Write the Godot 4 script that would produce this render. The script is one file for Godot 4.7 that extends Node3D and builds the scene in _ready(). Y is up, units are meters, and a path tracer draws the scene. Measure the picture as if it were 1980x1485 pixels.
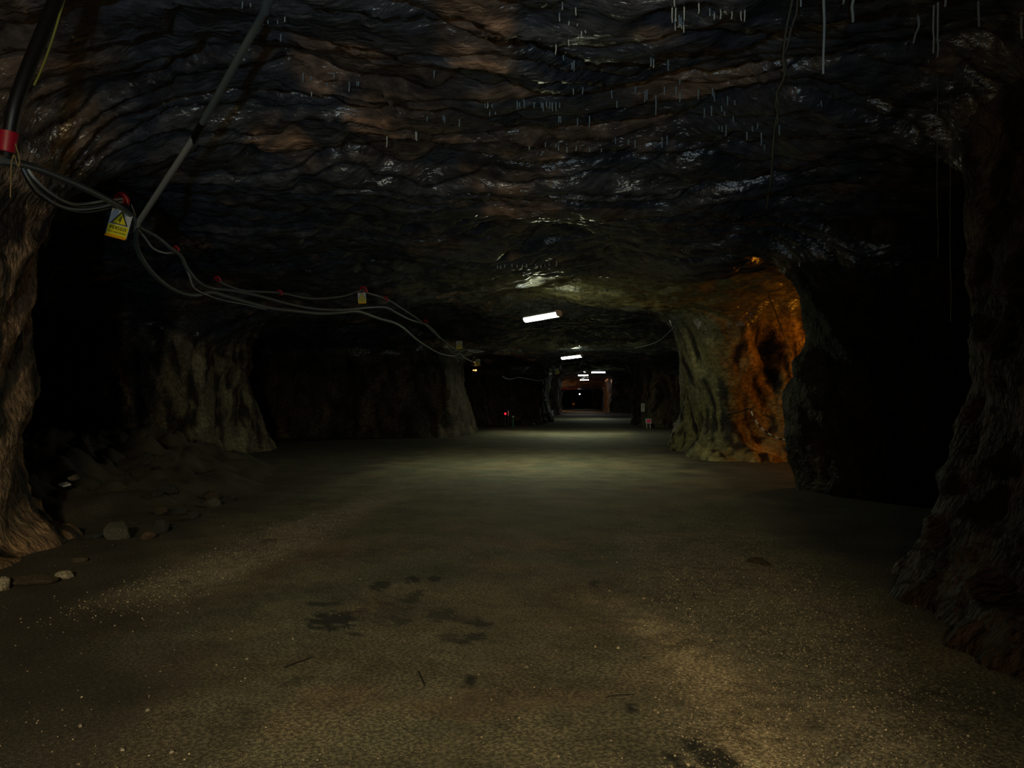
extends Node3D
# A rock-salt mine: one long drift between rough pillars, seen from a camera 1.6 m above its dirt road.
# World: x to the right, y up, the drift runs towards -z. D (depth) below always means -z.

const FOCAL := 1426.0
const CAM := Vector3(0.0, 1.6, 0.0)
var cam_basis: Basis
var rng := RandomNumberGenerator.new()
var n_low := FastNoiseLite.new()
var n_mid := FastNoiseLite.new()
var n_fine := FastNoiseLite.new()
var n_ridge := FastNoiseLite.new()
var n_hue := FastNoiseLite.new()
var n_patch := FastNoiseLite.new()

func _ready() -> void:
	rng.seed = 20240611
	# ---- camera
	var cam := Camera3D.new()
	cam.name = "camera"
	cam.fov = rad_to_deg(2.0 * atan(742.5 / FOCAL))
	cam.near = 0.05
	cam.far = 400.0
	cam_basis = Basis(Vector3.UP, atan((1125.0 - 990.0) / FOCAL)) * Basis(Vector3.RIGHT, atan((775.0 - 742.5) / FOCAL))
	cam.transform = Transform3D(cam_basis, CAM)
	add_child(cam)
	cam.current = true
	# ---- environment: underground, no sky
	var env := Environment.new()
	env.background_mode = Environment.BG_COLOR
	env.background_color = Color.BLACK
	env.tonemap_mode = Environment.TONE_MAPPER_LINEAR
	env.tonemap_exposure = 1.0
	env.sdfgi_enabled = true
	env.ssao_enabled = true
	env.ssil_enabled = true
	var we := WorldEnvironment.new()
	we.name = "environment"
	we.environment = env
	add_child(we)
	# ---- mine lamps and one added fill lamp (each builder makes fitting and light)
	make_noises()

	make_materials()
	build_plan()
	build_lamps()
	# ---- large structure
	var t0 := Time.get_ticks_msec()
	make_patches()
	build_rock()
	print("rock ", Time.get_ticks_msec() - t0)
	make_stains()
	build_floor()
	build_props()
	print("all ", Time.get_ticks_msec() - t0)

# ------------------------------------------------------------------ helpers
func at(px: float, py: float, depth: float) -> Vector3:
	var d := cam_basis * Vector3((px - 990.0) / FOCAL, -(py - 742.5) / FOCAL, -1.0)
	return CAM + d * (depth / -d.z)

func ground(px: float, py: float) -> Vector3:
	var d := cam_basis * Vector3((px - 990.0) / FOCAL, -(py - 742.5) / FOCAL, -1.0)
	var t := -CAM.y / d.y
	for k in 6:
		var p := CAM + d * t
		t += (floor_y(p.x, p.z) - p.y) / d.y
	return CAM + d * t

func roof_hit(px: float, py: float, from := 3.0) -> Vector3:
	var d := cam_basis * Vector3((px - 990.0) / FOCAL, -(py - 742.5) / FOCAL, -1.0)
	d /= -d.z
	var t := from
	while t < 140.0:
		var p := CAM + d * t
		var v := rock_at(p)
		if v < 0.01:
			return p
		t += clampf(v * 0.5, 0.01, 0.4)
	return CAM + d * t

func tag(o: Node, label: String, category: String, group := "", kind := "") -> void:
	o.set_meta("label", label)
	o.set_meta("category", category)
	if group != "":
		o.set_meta("group", group)
	if kind != "":
		o.set_meta("kind", kind)

var taken := {}
func numbered(called: String) -> String:
	var n: int = taken.get(called, 0)
	taken[called] = n + 1
	return called if n == 0 else "%s_%03d" % [called, n]

func thing(called: String, label: String, category: String, where := Vector3.ZERO, group := "") -> Node3D:
	var o := Node3D.new()
	o.name = numbered(called)
	add_child(o)
	o.position = where
	tag(o, label, category, group)
	return o

func part(called: String, mesh: Mesh, m: Material, parent: Node) -> MeshInstance3D:
	var o := MeshInstance3D.new()
	o.name = called if parent != self else numbered(called)
	o.mesh = mesh
	o.material_override = m
	parent.add_child(o, true)
	return o

func make_noise(n: FastNoiseLite, sd: int, freq: float, oct: int, kind := FastNoiseLite.TYPE_SIMPLEX_SMOOTH, fractal := FastNoiseLite.FRACTAL_FBM) -> void:
	n.seed = sd
	n.frequency = freq
	n.noise_type = kind
	n.fractal_type = fractal if oct > 1 else FastNoiseLite.FRACTAL_NONE
	n.fractal_octaves = oct

func make_noises() -> void:
	make_noise(n_low, 11, 0.28, 1)
	make_noise(n_mid, 12, 0.55, 2)
	make_noise(n_fine, 13, 2.2, 3)
	make_noise(n_ridge, 14, 0.6, 4, FastNoiseLite.TYPE_SIMPLEX_SMOOTH, FastNoiseLite.FRACTAL_RIDGED)
	make_noise(n_hue, 15, 0.35, 3)
	make_noise(n_patch, 16, 0.9, 4)

# ------------------------------------------------------------------ materials
var rock_mat: StandardMaterial3D
var roof_mat: StandardMaterial3D
var floor_mat: StandardMaterial3D
var M := {}

func noise_tex(sd: int, freq: float, oct: int, lo: Color, hi: Color, warp := 0.0, kind := FastNoiseLite.TYPE_SIMPLEX, fractal := FastNoiseLite.FRACTAL_FBM, side := 1024) -> NoiseTexture2D:
	var n := FastNoiseLite.new()
	make_noise(n, sd, freq, oct, kind, fractal)
	if warp > 0.0:
		n.domain_warp_enabled = true
		n.domain_warp_amplitude = warp
		n.domain_warp_frequency = 0.006
		n.domain_warp_fractal_octaves = 3
	var g := Gradient.new()
	g.set_color(0, lo)
	g.set_color(1, hi)
	var t := NoiseTexture2D.new()
	t.width = side
	t.height = side
	t.seamless = true
	t.seamless_blend_skirt = 0.25
	t.noise = n
	t.color_ramp = g
	return t

func plain(c: Color, rough := 0.7, metal := 0.0) -> StandardMaterial3D:
	var m := StandardMaterial3D.new()
	m.albedo_color = c
	m.roughness = rough
	m.metallic = metal
	return m

func make_materials() -> void:
	rock_mat = StandardMaterial3D.new()
	rock_mat.vertex_color_use_as_albedo = true
	rock_mat.albedo_texture = noise_tex(3, 0.012, 6, Color(0.42, 0.42, 0.43), Color(1, 1, 1), 40.0)
	rock_mat.uv1_triplanar = true
	rock_mat.uv1_world_triplanar = true
	rock_mat.uv1_scale = Vector3(0.4, 0.5, 0.9)
	rock_mat.roughness = 0.6
	rock_mat.metallic_specular = 0.3
	rock_mat.heightmap_enabled = true
	rock_mat.heightmap_texture = noise_tex(5, 0.016, 7, Color.BLACK, Color.WHITE, 18.0)
	rock_mat.heightmap_scale = 7.0
	rock_mat.heightmap_scale = 5.0
	roof_mat = rock_mat.duplicate()
	roof_mat.uv1_scale = Vector3(0.28, 0.6, 1.0)
	roof_mat.heightmap_scale = 2.0
	roof_mat.roughness = 0.24
	roof_mat.metallic_specular = 0.8
	floor_mat = StandardMaterial3D.new()
	floor_mat.vertex_color_use_as_albedo = true
	floor_mat.albedo_texture = noise_tex(7, 0.045, 6, Color(0.36, 0.36, 0.36), Color(1, 1, 1))
	floor_mat.uv1_triplanar = true
	floor_mat.uv1_world_triplanar = true
	floor_mat.uv1_scale = Vector3(0.6, 0.6, 0.6)
	floor_mat.roughness = 0.85
	floor_mat.heightmap_enabled = true
	floor_mat.heightmap_texture = noise_tex(9, 0.13, 4, Color.BLACK, Color.WHITE)
	floor_mat.heightmap_scale = 0.6
	M.housing = plain(Color(0.75, 0.75, 0.73), 0.5)
	M.diffuser = plain(Color(0.9, 0.9, 0.9), 0.4)
	M.diffuser.emission_enabled = true
	M.diffuser.emission = Color(0.95, 1.0, 0.95)
	M.diffuser.emission_energy_multiplier = 20.0
	M.amber = plain(Color(0.9, 0.6, 0.3), 0.4)
	M.amber.emission_enabled = true
	M.amber.emission = Color(1.0, 0.55, 0.18)
	M.amber.emission_energy_multiplier = 4.0
	M.warm_glow = plain(Color(0.9, 0.8, 0.6), 0.4)
	M.warm_glow.emission_enabled = true
	M.warm_glow.emission = Color(1.0, 0.78, 0.5)
	M.warm_glow.emission_energy_multiplier = 1.2
	M.red_glow = plain(Color(0.8, 0.1, 0.15), 0.4)
	M.red_glow.emission_enabled = true
	M.red_glow.emission = Color(1.0, 0.12, 0.25)
	M.red_glow.emission_energy_multiplier = 1.0
	M.wire = plain(Color(0.46, 0.46, 0.42), 0.5)
	M.cable = plain(Color(0.32, 0.36, 0.38), 0.42)
	M.cable_pale = plain(Color(0.62, 0.65, 0.66), 0.45)
	M.cable_black = plain(Color(0.16, 0.18, 0.185), 0.4)
	M.hose = plain(Color(0.035, 0.04, 0.045), 0.45)
	M.pipe = plain(Color(0.52, 0.53, 0.52), 0.5)
	M.pipe_dark = plain(Color(0.30, 0.33, 0.33), 0.5)
	M.tape = plain(Color(0.03, 0.03, 0.035), 0.35)
	M.red = plain(Color(0.55, 0.04, 0.13), 0.45)
	M.string = plain(Color(0.42, 0.43, 0.16), 0.8)
	M.twine = plain(Color(0.45, 0.38, 0.22), 0.9)
	M.white = plain(Color(0.70, 0.72, 0.75), 0.5)
	M.yellow = plain(Color(0.86, 0.82, 0.03), 0.45)
	M.ochre = plain(Color(0.95, 0.66, 0.04), 0.45)
	M.black = plain(Color(0.02, 0.02, 0.02), 0.5)
	M.pink = plain(Color(0.93, 0.22, 0.42), 0.5)
	M.green = plain(Color(0.08, 0.28, 0.22), 0.5)
	M.rust = plain(Color(0.80, 0.34, 0.22), 0.7)
	M.straw = plain(Color(0.66, 0.70, 0.70), 0.3)
	M.stick = plain(Color(0.05, 0.045, 0.04), 0.9)
	M.stone = []
	for c in [Color(0.40, 0.40, 0.37), Color(0.45, 0.36, 0.30), Color(0.24, 0.25, 0.26), Color(0.72, 0.69, 0.62), Color(0.33, 0.29, 0.22)]:
		var sm := plain(c, 0.8)
		sm.uv1_triplanar = true
		sm.uv1_scale = Vector3(3, 3, 3)
		sm.albedo_texture = rock_mat.albedo_texture
		sm.heightmap_enabled = true
		sm.heightmap_texture = rock_mat.heightmap_texture
		sm.heightmap_scale = 1.0
		M.stone.append(sm)

# ------------------------------------------------------------------ the plan of the mine: (x, depth) outlines of the rock
var rocks := {}
var rock_names: Array[String] = []
const PX0 := -18.0
const PZ0 := -16.0
const PSTEP := 0.25
const PNX := 137
const PNZ := 744
var plan := PackedFloat32Array()
var plan_near := PackedByteArray()
var roof := PackedFloat32Array()

func poly(called: String, pts: Array) -> void:
	rocks[called] = PackedVector2Array(pts)
	rock_names.append(called)

func build_plan() -> void:
	poly("wall_left", [Vector2(-6.1, -16), Vector2(-6.2, 6.4), Vector2(-6.7, 7.4), Vector2(-8, 8.2), Vector2(-20, 9.0), Vector2(-20, -16)])
	poly("wall_right", [Vector2(2.4, -16), Vector2(2.4, -3.0), Vector2(1.15, -2.3), Vector2(0.95, -1.5), Vector2(1.2, -0.7), Vector2(2.2, 0.2), Vector2(3.85, 2.6), Vector2(3.9, 6.4), Vector2(4.1, 7.0), Vector2(5.0, 7.6), Vector2(20, 8.0), Vector2(20, -16)])  # unseen rib behind the camera, shaped to shade the right floor
	poly("wall_back", [Vector2(-20, -13), Vector2(20, -13), Vector2(20, -20), Vector2(-20, -20)])
	poly("wall_left_second_pillar", [Vector2(-10.45, 19.1), Vector2(-10.85, 18.3), Vector2(-11.75, 17.9), Vector2(-12.85, 18.6), Vector2(-14.45, 20.3), Vector2(-15.55, 18.4), Vector2(-16.85, 17.9), Vector2(-20, 18), Vector2(-20, 25), Vector2(-11.75, 25), Vector2(-10.95, 22)])
	poly("wall_left_third_pillar", [Vector2(-6.25, 32.4), Vector2(-7.05, 31.6), Vector2(-20, 31), Vector2(-20, 39), Vector2(-7.25, 39), Vector2(-6.15, 37)])
	poly("wall_left_fourth_pillar", [Vector2(-3.1, 51), Vector2(-3.9, 49.8), Vector2(-20, 47), Vector2(-20, 64), Vector2(-3.9, 64), Vector2(-3.2, 60)])
	poly("wall_left_fifth_pillar", [Vector2(-3.3, 76), Vector2(-20, 75), Vector2(-20, 112), Vector2(-3.8, 112)])
	poly("wall_right_second_pillar", [Vector2(4.5, 13.5), Vector2(4.8, 13.1), Vector2(20, 12.6), Vector2(20, 16.3), Vector2(8.0, 15.8), Vector2(5.7, 14.5)])
	poly("wall_right_third_pillar", [Vector2(3.7, 21.3), Vector2(4.0, 20.7), Vector2(5.2, 20.9), Vector2(20, 21.5), Vector2(20, 36), Vector2(5.9, 36), Vector2(5.0, 32), Vector2(4.0, 26)])
	poly("wall_right_fourth_pillar", [Vector2(4.0, 47), Vector2(4.5, 45.4), Vector2(20, 44.5), Vector2(20, 58), Vector2(5.8, 58), Vector2(4.6, 55)])
	poly("wall_right_fifth_pillar", [Vector2(7.0, 67), Vector2(20, 65), Vector2(20, 92), Vector2(8.0, 92)])
	poly("wall_right_sixth_pillar", [Vector2(4.2, 100), Vector2(20, 99), Vector2(20, 168), Vector2(5, 168), Vector2(4.4, 118)])
	poly("wall_left_sixth_pillar", [Vector2(-4.3, 123), Vector2(-20, 121), Vector2(-20, 168), Vector2(-4.6, 168)])
	poly("wall_far", [Vector2(-20, 160), Vector2(20, 160), Vector2(20, 172), Vector2(-20, 172)])
	plan.resize(PNX * PNZ)
	plan.fill(4.0)
	plan_near.resize(PNX * PNZ)
	roof.resize(PNX * PNZ)
	for k in rock_names.size():
		var pts: PackedVector2Array = rocks[rock_names[k]]
		var lo := pts[0]
		var hi := pts[0]
		for p in pts:
			lo = lo.min(p)
			hi = hi.max(p)
		var i0 := clampi(int((lo.x - 3.0 - PX0) / PSTEP), 0, PNX - 1)
		var i1 := clampi(int((hi.x + 3.0 - PX0) / PSTEP), 0, PNX - 1)
		var j0 := clampi(int((lo.y - 3.0 - PZ0) / PSTEP), 0, PNZ - 1)
		var j1 := clampi(int((hi.y + 3.0 - PZ0) / PSTEP), 0, PNZ - 1)
		var n := pts.size()
		for j in range(j0, j1 + 1):
			for i in range(i0, i1 + 1):
				var q := Vector2(PX0 + i * PSTEP, PZ0 + j * PSTEP)
				var best := 1e9
				var inside := false
				var a := pts[n - 1]
				for e in n:
					var b := pts[e]
					var ab := b - a
					var aq := q - a
					var d := (aq - ab * clampf(aq.dot(ab) / ab.length_squared(), 0.0, 1.0)).length_squared()
					if d < best:
						best = d
					if (a.y > q.y) != (b.y > q.y) and q.x < (b.x - a.x) * (q.y - a.y) / (b.y - a.y) + a.x:
						inside = not inside
					a = b
				var s := -sqrt(best) if inside else sqrt(best)
				var at_ := j * PNX + i
				if s < plan[at_]:
					plan[at_] = s
					plan_near[at_] = k
	var hd := PackedFloat32Array([-20.0, 0.0, 6.0, 12.0, 17.5, 20.0, 24.0, 30.0, 34.0, 42.0, 50.0, 70.0, 90.0, 112.0, 120.0, 170.0])
	var hv := PackedFloat32Array([4.6, 4.7, 4.65, 4.55, 4.35, 4.35, 4.6, 4.3, 4.2, 4.3, 4.15, 4.7, 5.1, 5.0, 4.0, 4.0])
	for j in PNZ:
		var dd := PZ0 + j * PSTEP
		var seg := 0
		while seg < hd.size() - 2 and hd[seg + 1] < dd:
			seg += 1
		var h := lerpf(hv[seg], hv[seg + 1], smoothstep(hd[seg], hd[seg + 1], dd))
		for i in PNX:
			var x := PX0 + i * PSTEP
			roof[j * PNX + i] = h + 0.2 * n_low.get_noise_2d(x * 0.35 + 71.0, dd * 0.45) - 0.0015 * x * x

func look_up(arr: PackedFloat32Array, x: float, z: float) -> float:
	var u := clampf((x - PX0) / PSTEP, 0.0, PNX - 1.001)
	var v := clampf((-z - PZ0) / PSTEP, 0.0, PNZ - 1.001)
	var i := int(u)
	var j := int(v)
	u -= i
	v -= j
	var o := j * PNX + i
	return lerpf(lerpf(arr[o], arr[o + 1], u), lerpf(arr[o + PNX], arr[o + PNX + 1], u), v)

# free space is positive; p and h are the plan distance and the roof height above that point
func field(p: float, h: float, x: float, y: float, z: float) -> float:
	var n := n_low.get_noise_3d(x, y * 0.8, z)
	var a := p - 0.35 + 0.5 * n - (0.75 if z > -11.5 else (0.12 if z > -17.0 and x > 0.0 else (0.4 if z > -40.0 else 0.25))) * exp(-maxf(y, 0.0) * 2.2)
	if z < -12.0 and z > -17.0 and x > 2.0:
		a -= 0.75 * smoothstep(2.4, 4.4, y)
	var b := h - y + 0.3 * n
	var e := 1.2 - absf(a - b)
	if e > 0.0:
		return minf(a, b) - e * e * 0.2083
	return minf(a, b)

func disp(p: Vector3, n: Vector3) -> float:
	var up := smoothstep(-0.25, -0.75, n.y)
	var r := 0.0
	if up > 0.0:
		var dd := -p.z
		var w := n_hue.get_noise_2d(p.x * 0.4, dd * 0.55) * 1.25 + n_mid.get_noise_2d(p.x * 0.6, dd * 0.9) * 0.35
		var s := dd * 0.95 + w
		s -= floorf(s)
		var saw := smoothstep(0.0, 0.5, s) * smoothstep(1.0, 0.84, s)
		var s2 := dd * 2.9 + w * 2.0 + n_mid.get_noise_2d(p.x * 1.0 + 30.0, dd * 2.2) * 0.9
		s2 -= floorf(s2)
		var saw2 := smoothstep(0.0, 0.55, s2) * smoothstep(1.0, 0.8, s2)
		var amp := 0.17 + 0.16 * n_low.get_noise_2d(p.x * 0.8 + 9.0, dd * 0.8)
		var s3 := dd * 7.0 + w * 4.0 + n_mid.get_noise_2d(p.x * 1.6 - 30.0, dd * 3.0) * 1.4
		s3 -= floorf(s3)
		r += up * (amp * (saw - 0.5) + 0.10 * (saw2 - 0.5) + 0.035 * ((s3 if s3 < 0.7 else (1.0 - s3) * 2.33) - 0.35))
	if up < 1.0:
		var q := Vector3(p.x + 0.45 * p.y, p.y * 0.42, p.z + 0.3 * p.y)
		var v := n_ridge.get_noise_3dv(q)
		r += (1.0 - up) * (0.20 * v + 0.10 * n_mid.get_noise_3d(q.x * 2.0, q.y, q.z * 2.0))
	# a dark cleft in the third pillar on the right
	if p.x > 4.0 and p.x < 6.2 and p.z < -19.0 and p.z > -22.5:
		r -= 0.7 * exp(-pow((p.x - 4.95 - 0.12 * sin(p.y * 3.0)) / 0.22, 2.0) - pow((p.y - 2.75) / 0.75, 2.0))
	r += 0.035 * n_fine.get_noise_3dv(p) + 0.03 * n_ridge.get_noise_3d(p.x * 2.0, p.y * 3.0, p.z * 3.5)
	return r

func rock_at(p: Vector3) -> float:
	var v := field(look_up(plan, p.x, p.z), look_up(roof, p.x, p.z), p.x, p.y, p.z)
	return v - disp(p, Vector3.DOWN)

# pale reddish patches of the roof: x, depth, half width, half length
var tan_patches: Array[Vector4] = []
func make_patches() -> void:
	for e in [[925, 60, 0.30, 0.9], [900, 100, 0.25, 0.3], [720, 228, 0.28, 0.6], [550, 285, 0.4, 0.5], [660, 100, 0.5, 0.25], [610, 135, 0.35, 0.3], [1005, 185, 0.6, 0.15], [1330, 165, 0.7, 0.5], [1250, 245, 0.4, 0.5], [1090, 270, 0.7, 0.3], [1000, 410, 0.6, 0.9]]:
		var p := roof_hit(e[0], e[1], 3.0)
		tan_patches.append(Vector4(p.x, -p.z, e[2], e[3]))

func rock_color(p: Vector3, n: Vector3, which: int) -> Color:
	var up := smoothstep(-0.2, -0.7, n.y)
	var h := n_hue.get_noise_3d(p.x, p.y, p.z)
	var k := n_patch.get_noise_3d(p.x, p.y * 1.2, p.z)
	var d := -p.z
	var band := n_patch.get_noise_3d(p.x * 0.5, p.y, p.z * 2.0)
	var kv := n_patch.get_noise_3d(p.x * 1.3, p.y * 0.35, p.z * 1.3)
	var kv2 := n_patch.get_noise_3d(p.x * 2.6 + 40.0 + p.y * 0.5, p.y * 0.6, p.z * 2.6)
	var roof_c := Color(0.115, 0.128, 0.15).lerp(Color(0.21, 0.15, 0.115), smoothstep(0.1, 0.4, h + 0.3 * k))
	roof_c = roof_c.lerp(Color(0.40, 0.275, 0.20), smoothstep(0.34, 0.6, k + 0.3 * h))
	for e in tan_patches:
		var q := Vector2((p.x - e.x) / e.z, (d - e.y) / e.w).length() + 0.45 * k
		roof_c = roof_c.lerp(Color(0.60, 0.37, 0.24), 0.95 * smoothstep(1.1, 0.6, q))
	roof_c = roof_c.lerp(Color(0.045, 0.05, 0.06), smoothstep(0.0, 0.35, band) * 0.75)
	# yellow lamp light put into the roof colour by the third right pillar
	var lamp_tint := smoothstep(15.5, 17.0, d) * smoothstep(21.5, 19.5, d) * smoothstep(-3.5, -0.5, p.x)
	roof_c = roof_c.lerp(Color(0.36, 0.32, 0.14) * (1.0 + 0.8 * band), lamp_tint * 0.9)
	var wall_c := Color(0.25, 0.175, 0.11).lerp(Color(0.16, 0.155, 0.105), smoothstep(-0.15, 0.3, h))
	var name_ := rock_names[which]
	if name_ == "wall_left" or name_ == "wall_right":
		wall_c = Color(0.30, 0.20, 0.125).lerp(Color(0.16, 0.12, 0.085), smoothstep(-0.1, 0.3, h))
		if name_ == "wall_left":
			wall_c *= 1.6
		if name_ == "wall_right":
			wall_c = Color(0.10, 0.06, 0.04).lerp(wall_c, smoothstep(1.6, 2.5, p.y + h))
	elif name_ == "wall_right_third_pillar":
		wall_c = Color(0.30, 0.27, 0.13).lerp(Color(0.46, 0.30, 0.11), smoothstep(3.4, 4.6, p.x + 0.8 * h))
	elif name_ == "wall_left_second_pillar":
		wall_c = wall_c.lerp(Color(0.26, 0.25, 0.185), 0.8 * smoothstep(-11.8, -10.4, p.x + h))  # paler colour paints in the lit strip at the pillar corner
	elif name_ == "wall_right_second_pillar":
		wall_c *= 0.35  # pillar colour lowered to paint in its unlit look
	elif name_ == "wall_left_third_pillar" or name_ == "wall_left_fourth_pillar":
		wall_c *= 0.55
	wall_c = wall_c.lerp(wall_c * 1.8, smoothstep(0.05, 0.4, kv))
	wall_c = wall_c.lerp(Color(0.04, 0.035, 0.03), smoothstep(-0.05, 0.3, kv2))
	wall_c.a = 1.0
	roof_c.a = 1.0
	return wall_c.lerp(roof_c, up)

# ------------------------------------------------------------------ meshing of the rock: surface nets, brick by brick
var out_v := {}
var out_n := {}
var out_c := {}
var out_i := {}

func nets(x0: float, x1: float, d0: float, d1: float, cell: float) -> void:
	const B := 8
	var y0 := -0.6
	var y1 := 6.4
	var bx := ceili((x1 - x0) / (cell * B))
	var by := ceili((y1 - y0) / (cell * B))
	var bz := ceili((d1 - d0) / (cell * B))
	var z0 := -d0 - bz * B * cell
	var sx := bx * B + 2
	var sy := by * B + 2
	var ids := {}
	var vs := PackedVector3Array()
	var quads := PackedInt64Array()
	var half := cell * B * 0.5
	var reach := half * 1.7321 * 1.1 + 0.25
	var f := PackedFloat32Array()
	f.resize(729)
	for kz in bz:
		for kx in bx:
			var cx := x0 + (kx * B) * cell + half
			var cz := z0 + (kz * B) * cell + half
			var pc := look_up(plan, cx, cz)
			if pc < -reach - 1.0:
				continue
			var hc := look_up(roof, cx, cz)
			var cols_ready := false
			var pcol := PackedFloat32Array()
			var hcol := PackedFloat32Array()
			for ky in by:
				var cy := y0 + (ky * B) * cell + half
				if absf(field(pc, hc, cx, cy, cz)) > reach:
					continue
				if not cols_ready:
					cols_ready = true
					pcol.resize(81)
					hcol.resize(81)
					for c in 9:
						for a in 9:
							var xx := x0 + (kx * B + a) * cell
							var zz := z0 + (kz * B + c) * cell
							pcol[c * 9 + a] = look_up(plan, xx, zz)
							hcol[c * 9 + a] = look_up(roof, xx, zz)
				var o := 0
				var pos := 0
				for c in 9:
					var zz := z0 + (kz * B + c) * cell
					for b in 9:
						var yy := y0 + (ky * B + b) * cell
						for a in 9:
							var v := field(pcol[c * 9 + a], hcol[c * 9 + a], x0 + (kx * B + a) * cell, yy, zz)
							f[o] = v
							if v > 0.0:
								pos += 1
							o += 1
				if pos == 0 or pos == 729:
					continue
				for c in 8:
					for b in 8:
						for a in 8:
							o = c * 81 + b * 9 + a
							var f0 := f[o]
							var f1 := f[o + 1]
							var f2 := f[o + 9]
							var f3 := f[o + 10]
							var f4 := f[o + 81]
							var f5 := f[o + 82]
							var f6 := f[o + 90]
							var f7 := f[o + 91]
							var s0 := f0 > 0.0
							if s0 == (f1 > 0.0) and s0 == (f2 > 0.0) and s0 == (f3 > 0.0) and s0 == (f4 > 0.0) and s0 == (f5 > 0.0) and s0 == (f6 > 0.0) and s0 == (f7 > 0.0):
								continue
							var sum := Vector3.ZERO
							var m := 0
							if s0 != (f1 > 0.0):
								sum.x += f0 / (f0 - f1)
								m += 1
							if (f2 > 0.0) != (f3 > 0.0):
								sum += Vector3(f2 / (f2 - f3), 1, 0)
								m += 1
							if (f4 > 0.0) != (f5 > 0.0):
								sum += Vector3(f4 / (f4 - f5), 0, 1)
								m += 1
							if (f6 > 0.0) != (f7 > 0.0):
								sum += Vector3(f6 / (f6 - f7), 1, 1)
								m += 1
							if s0 != (f2 > 0.0):
								sum.y += f0 / (f0 - f2)
								m += 1
							if (f1 > 0.0) != (f3 > 0.0):
								sum += Vector3(1, f1 / (f1 - f3), 0)
								m += 1
							if (f4 > 0.0) != (f6 > 0.0):
								sum += Vector3(0, f4 / (f4 - f6), 1)
								m += 1
							if (f5 > 0.0) != (f7 > 0.0):
								sum += Vector3(1, f5 / (f5 - f7), 1)
								m += 1
							if s0 != (f4 > 0.0):
								sum.z += f0 / (f0 - f4)
								m += 1
							if (f1 > 0.0) != (f5 > 0.0):
								sum += Vector3(1, 0, f1 / (f1 - f5))
								m += 1
							if (f2 > 0.0) != (f6 > 0.0):
								sum += Vector3(0, 1, f2 / (f2 - f6))
								m += 1
							if (f3 > 0.0) != (f7 > 0.0):
								sum += Vector3(1, 1, f3 / (f3 - f7))
								m += 1
							sum /= m
							var i := kx * B + a
							var j := ky * B + b
							var k := kz * B + c
							var key := (k * sy + j) * sx + i
							ids[key] = vs.size()
							vs.append(Vector3(x0 + (i + sum.x) * cell, y0 + (j + sum.y) * cell, z0 + (k + sum.z) * cell))
							if s0 != (f1 > 0.0):
								quads.append(key * 8 + 0 + (4 if s0 else 0))
							if s0 != (f2 > 0.0):
								quads.append(key * 8 + 1 + (4 if s0 else 0))
							if s0 != (f4 > 0.0):
								quads.append(key * 8 + 2 + (4 if s0 else 0))
	# quads, wound clockwise as seen from the free space
	var tris := PackedInt32Array()
	var layer := sx * sy
	for q in quads:
		var key := q >> 3
		var axis := q & 3
		var da := 0
		var db := 0
		if axis == 0:
			da = sx
			db = layer
		elif axis == 1:
			da = layer
			db = 1
		else:
			da = 1
			db = sx
		var ia: int = ids.get(key, -1)
		var ib: int = ids.get(key - da, -1)
		var ic: int = ids.get(key - da - db, -1)
		var id: int = ids.get(key - db, -1)
		if ia < 0 or ib < 0 or ic < 0 or id < 0:
			continue
		if q & 4:
			tris.append_array([ia, ib, ic, ia, ic, id])
		else:
			tris.append_array([ia, ic, ib, ia, id, ic])
	var nv := vs.size()
	var ns := face_normals(vs, tris)
	var flat := ns.duplicate()
	var cs := PackedColorArray()
	cs.resize(nv)
	for v in nv:
		var p := vs[v]
		var n := ns[v]
		vs[v] = p + n * disp(p, n)
		var ui := clampi(int((p.x - PX0) / PSTEP), 0, PNX - 1)
		var vi := clampi(int((-p.z - PZ0) / PSTEP), 0, PNZ - 1)
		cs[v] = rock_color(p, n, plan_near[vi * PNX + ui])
	ns = face_normals(vs, tris)
	# share the triangles out to the pieces of the setting
	var maps := {}
	for t in range(0, tris.size(), 3):
		var c := tris[t]
		var called := "ceiling"
		if flat[c].y > -0.5 or vs[c].y < 2.2:
			var ui := clampi(int((vs[c].x - PX0) / PSTEP), 0, PNX - 1)
			var vi := clampi(int((-vs[c].z - PZ0) / PSTEP), 0, PNZ - 1)
			called = rock_names[plan_near[vi * PNX + ui]]
		if not out_v.has(called):
			out_v[called] = PackedVector3Array()
			out_n[called] = PackedVector3Array()
			out_c[called] = PackedColorArray()
			out_i[called] = PackedInt32Array()
		if not maps.has(called):
			maps[called] = {}
		var mp: Dictionary = maps[called]
		for e in 3:
			var old := tris[t + e]
			var to: int = mp.get(old, -1)
			if to < 0:
				to = out_v[called].size()
				mp[old] = to
				out_v[called].append(vs[old])
				out_n[called].append(ns[old])
				out_c[called].append(cs[old])
			out_i[called].append(to)
	print("nets ", cell, " vertices ", nv)

func face_normals(vs: PackedVector3Array, tris: PackedInt32Array) -> PackedVector3Array:
	var ns := PackedVector3Array()
	ns.resize(vs.size())
	for t in range(0, tris.size(), 3):
		var a := tris[t]
		var b := tris[t + 1]
		var c := tris[t + 2]
		var n := (vs[c] - vs[a]).cross(vs[b] - vs[a])
		ns[a] += n
		ns[b] += n
		ns[c] += n
	for v in ns.size():
		ns[v] = ns[v].normalized()
	return ns

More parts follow.
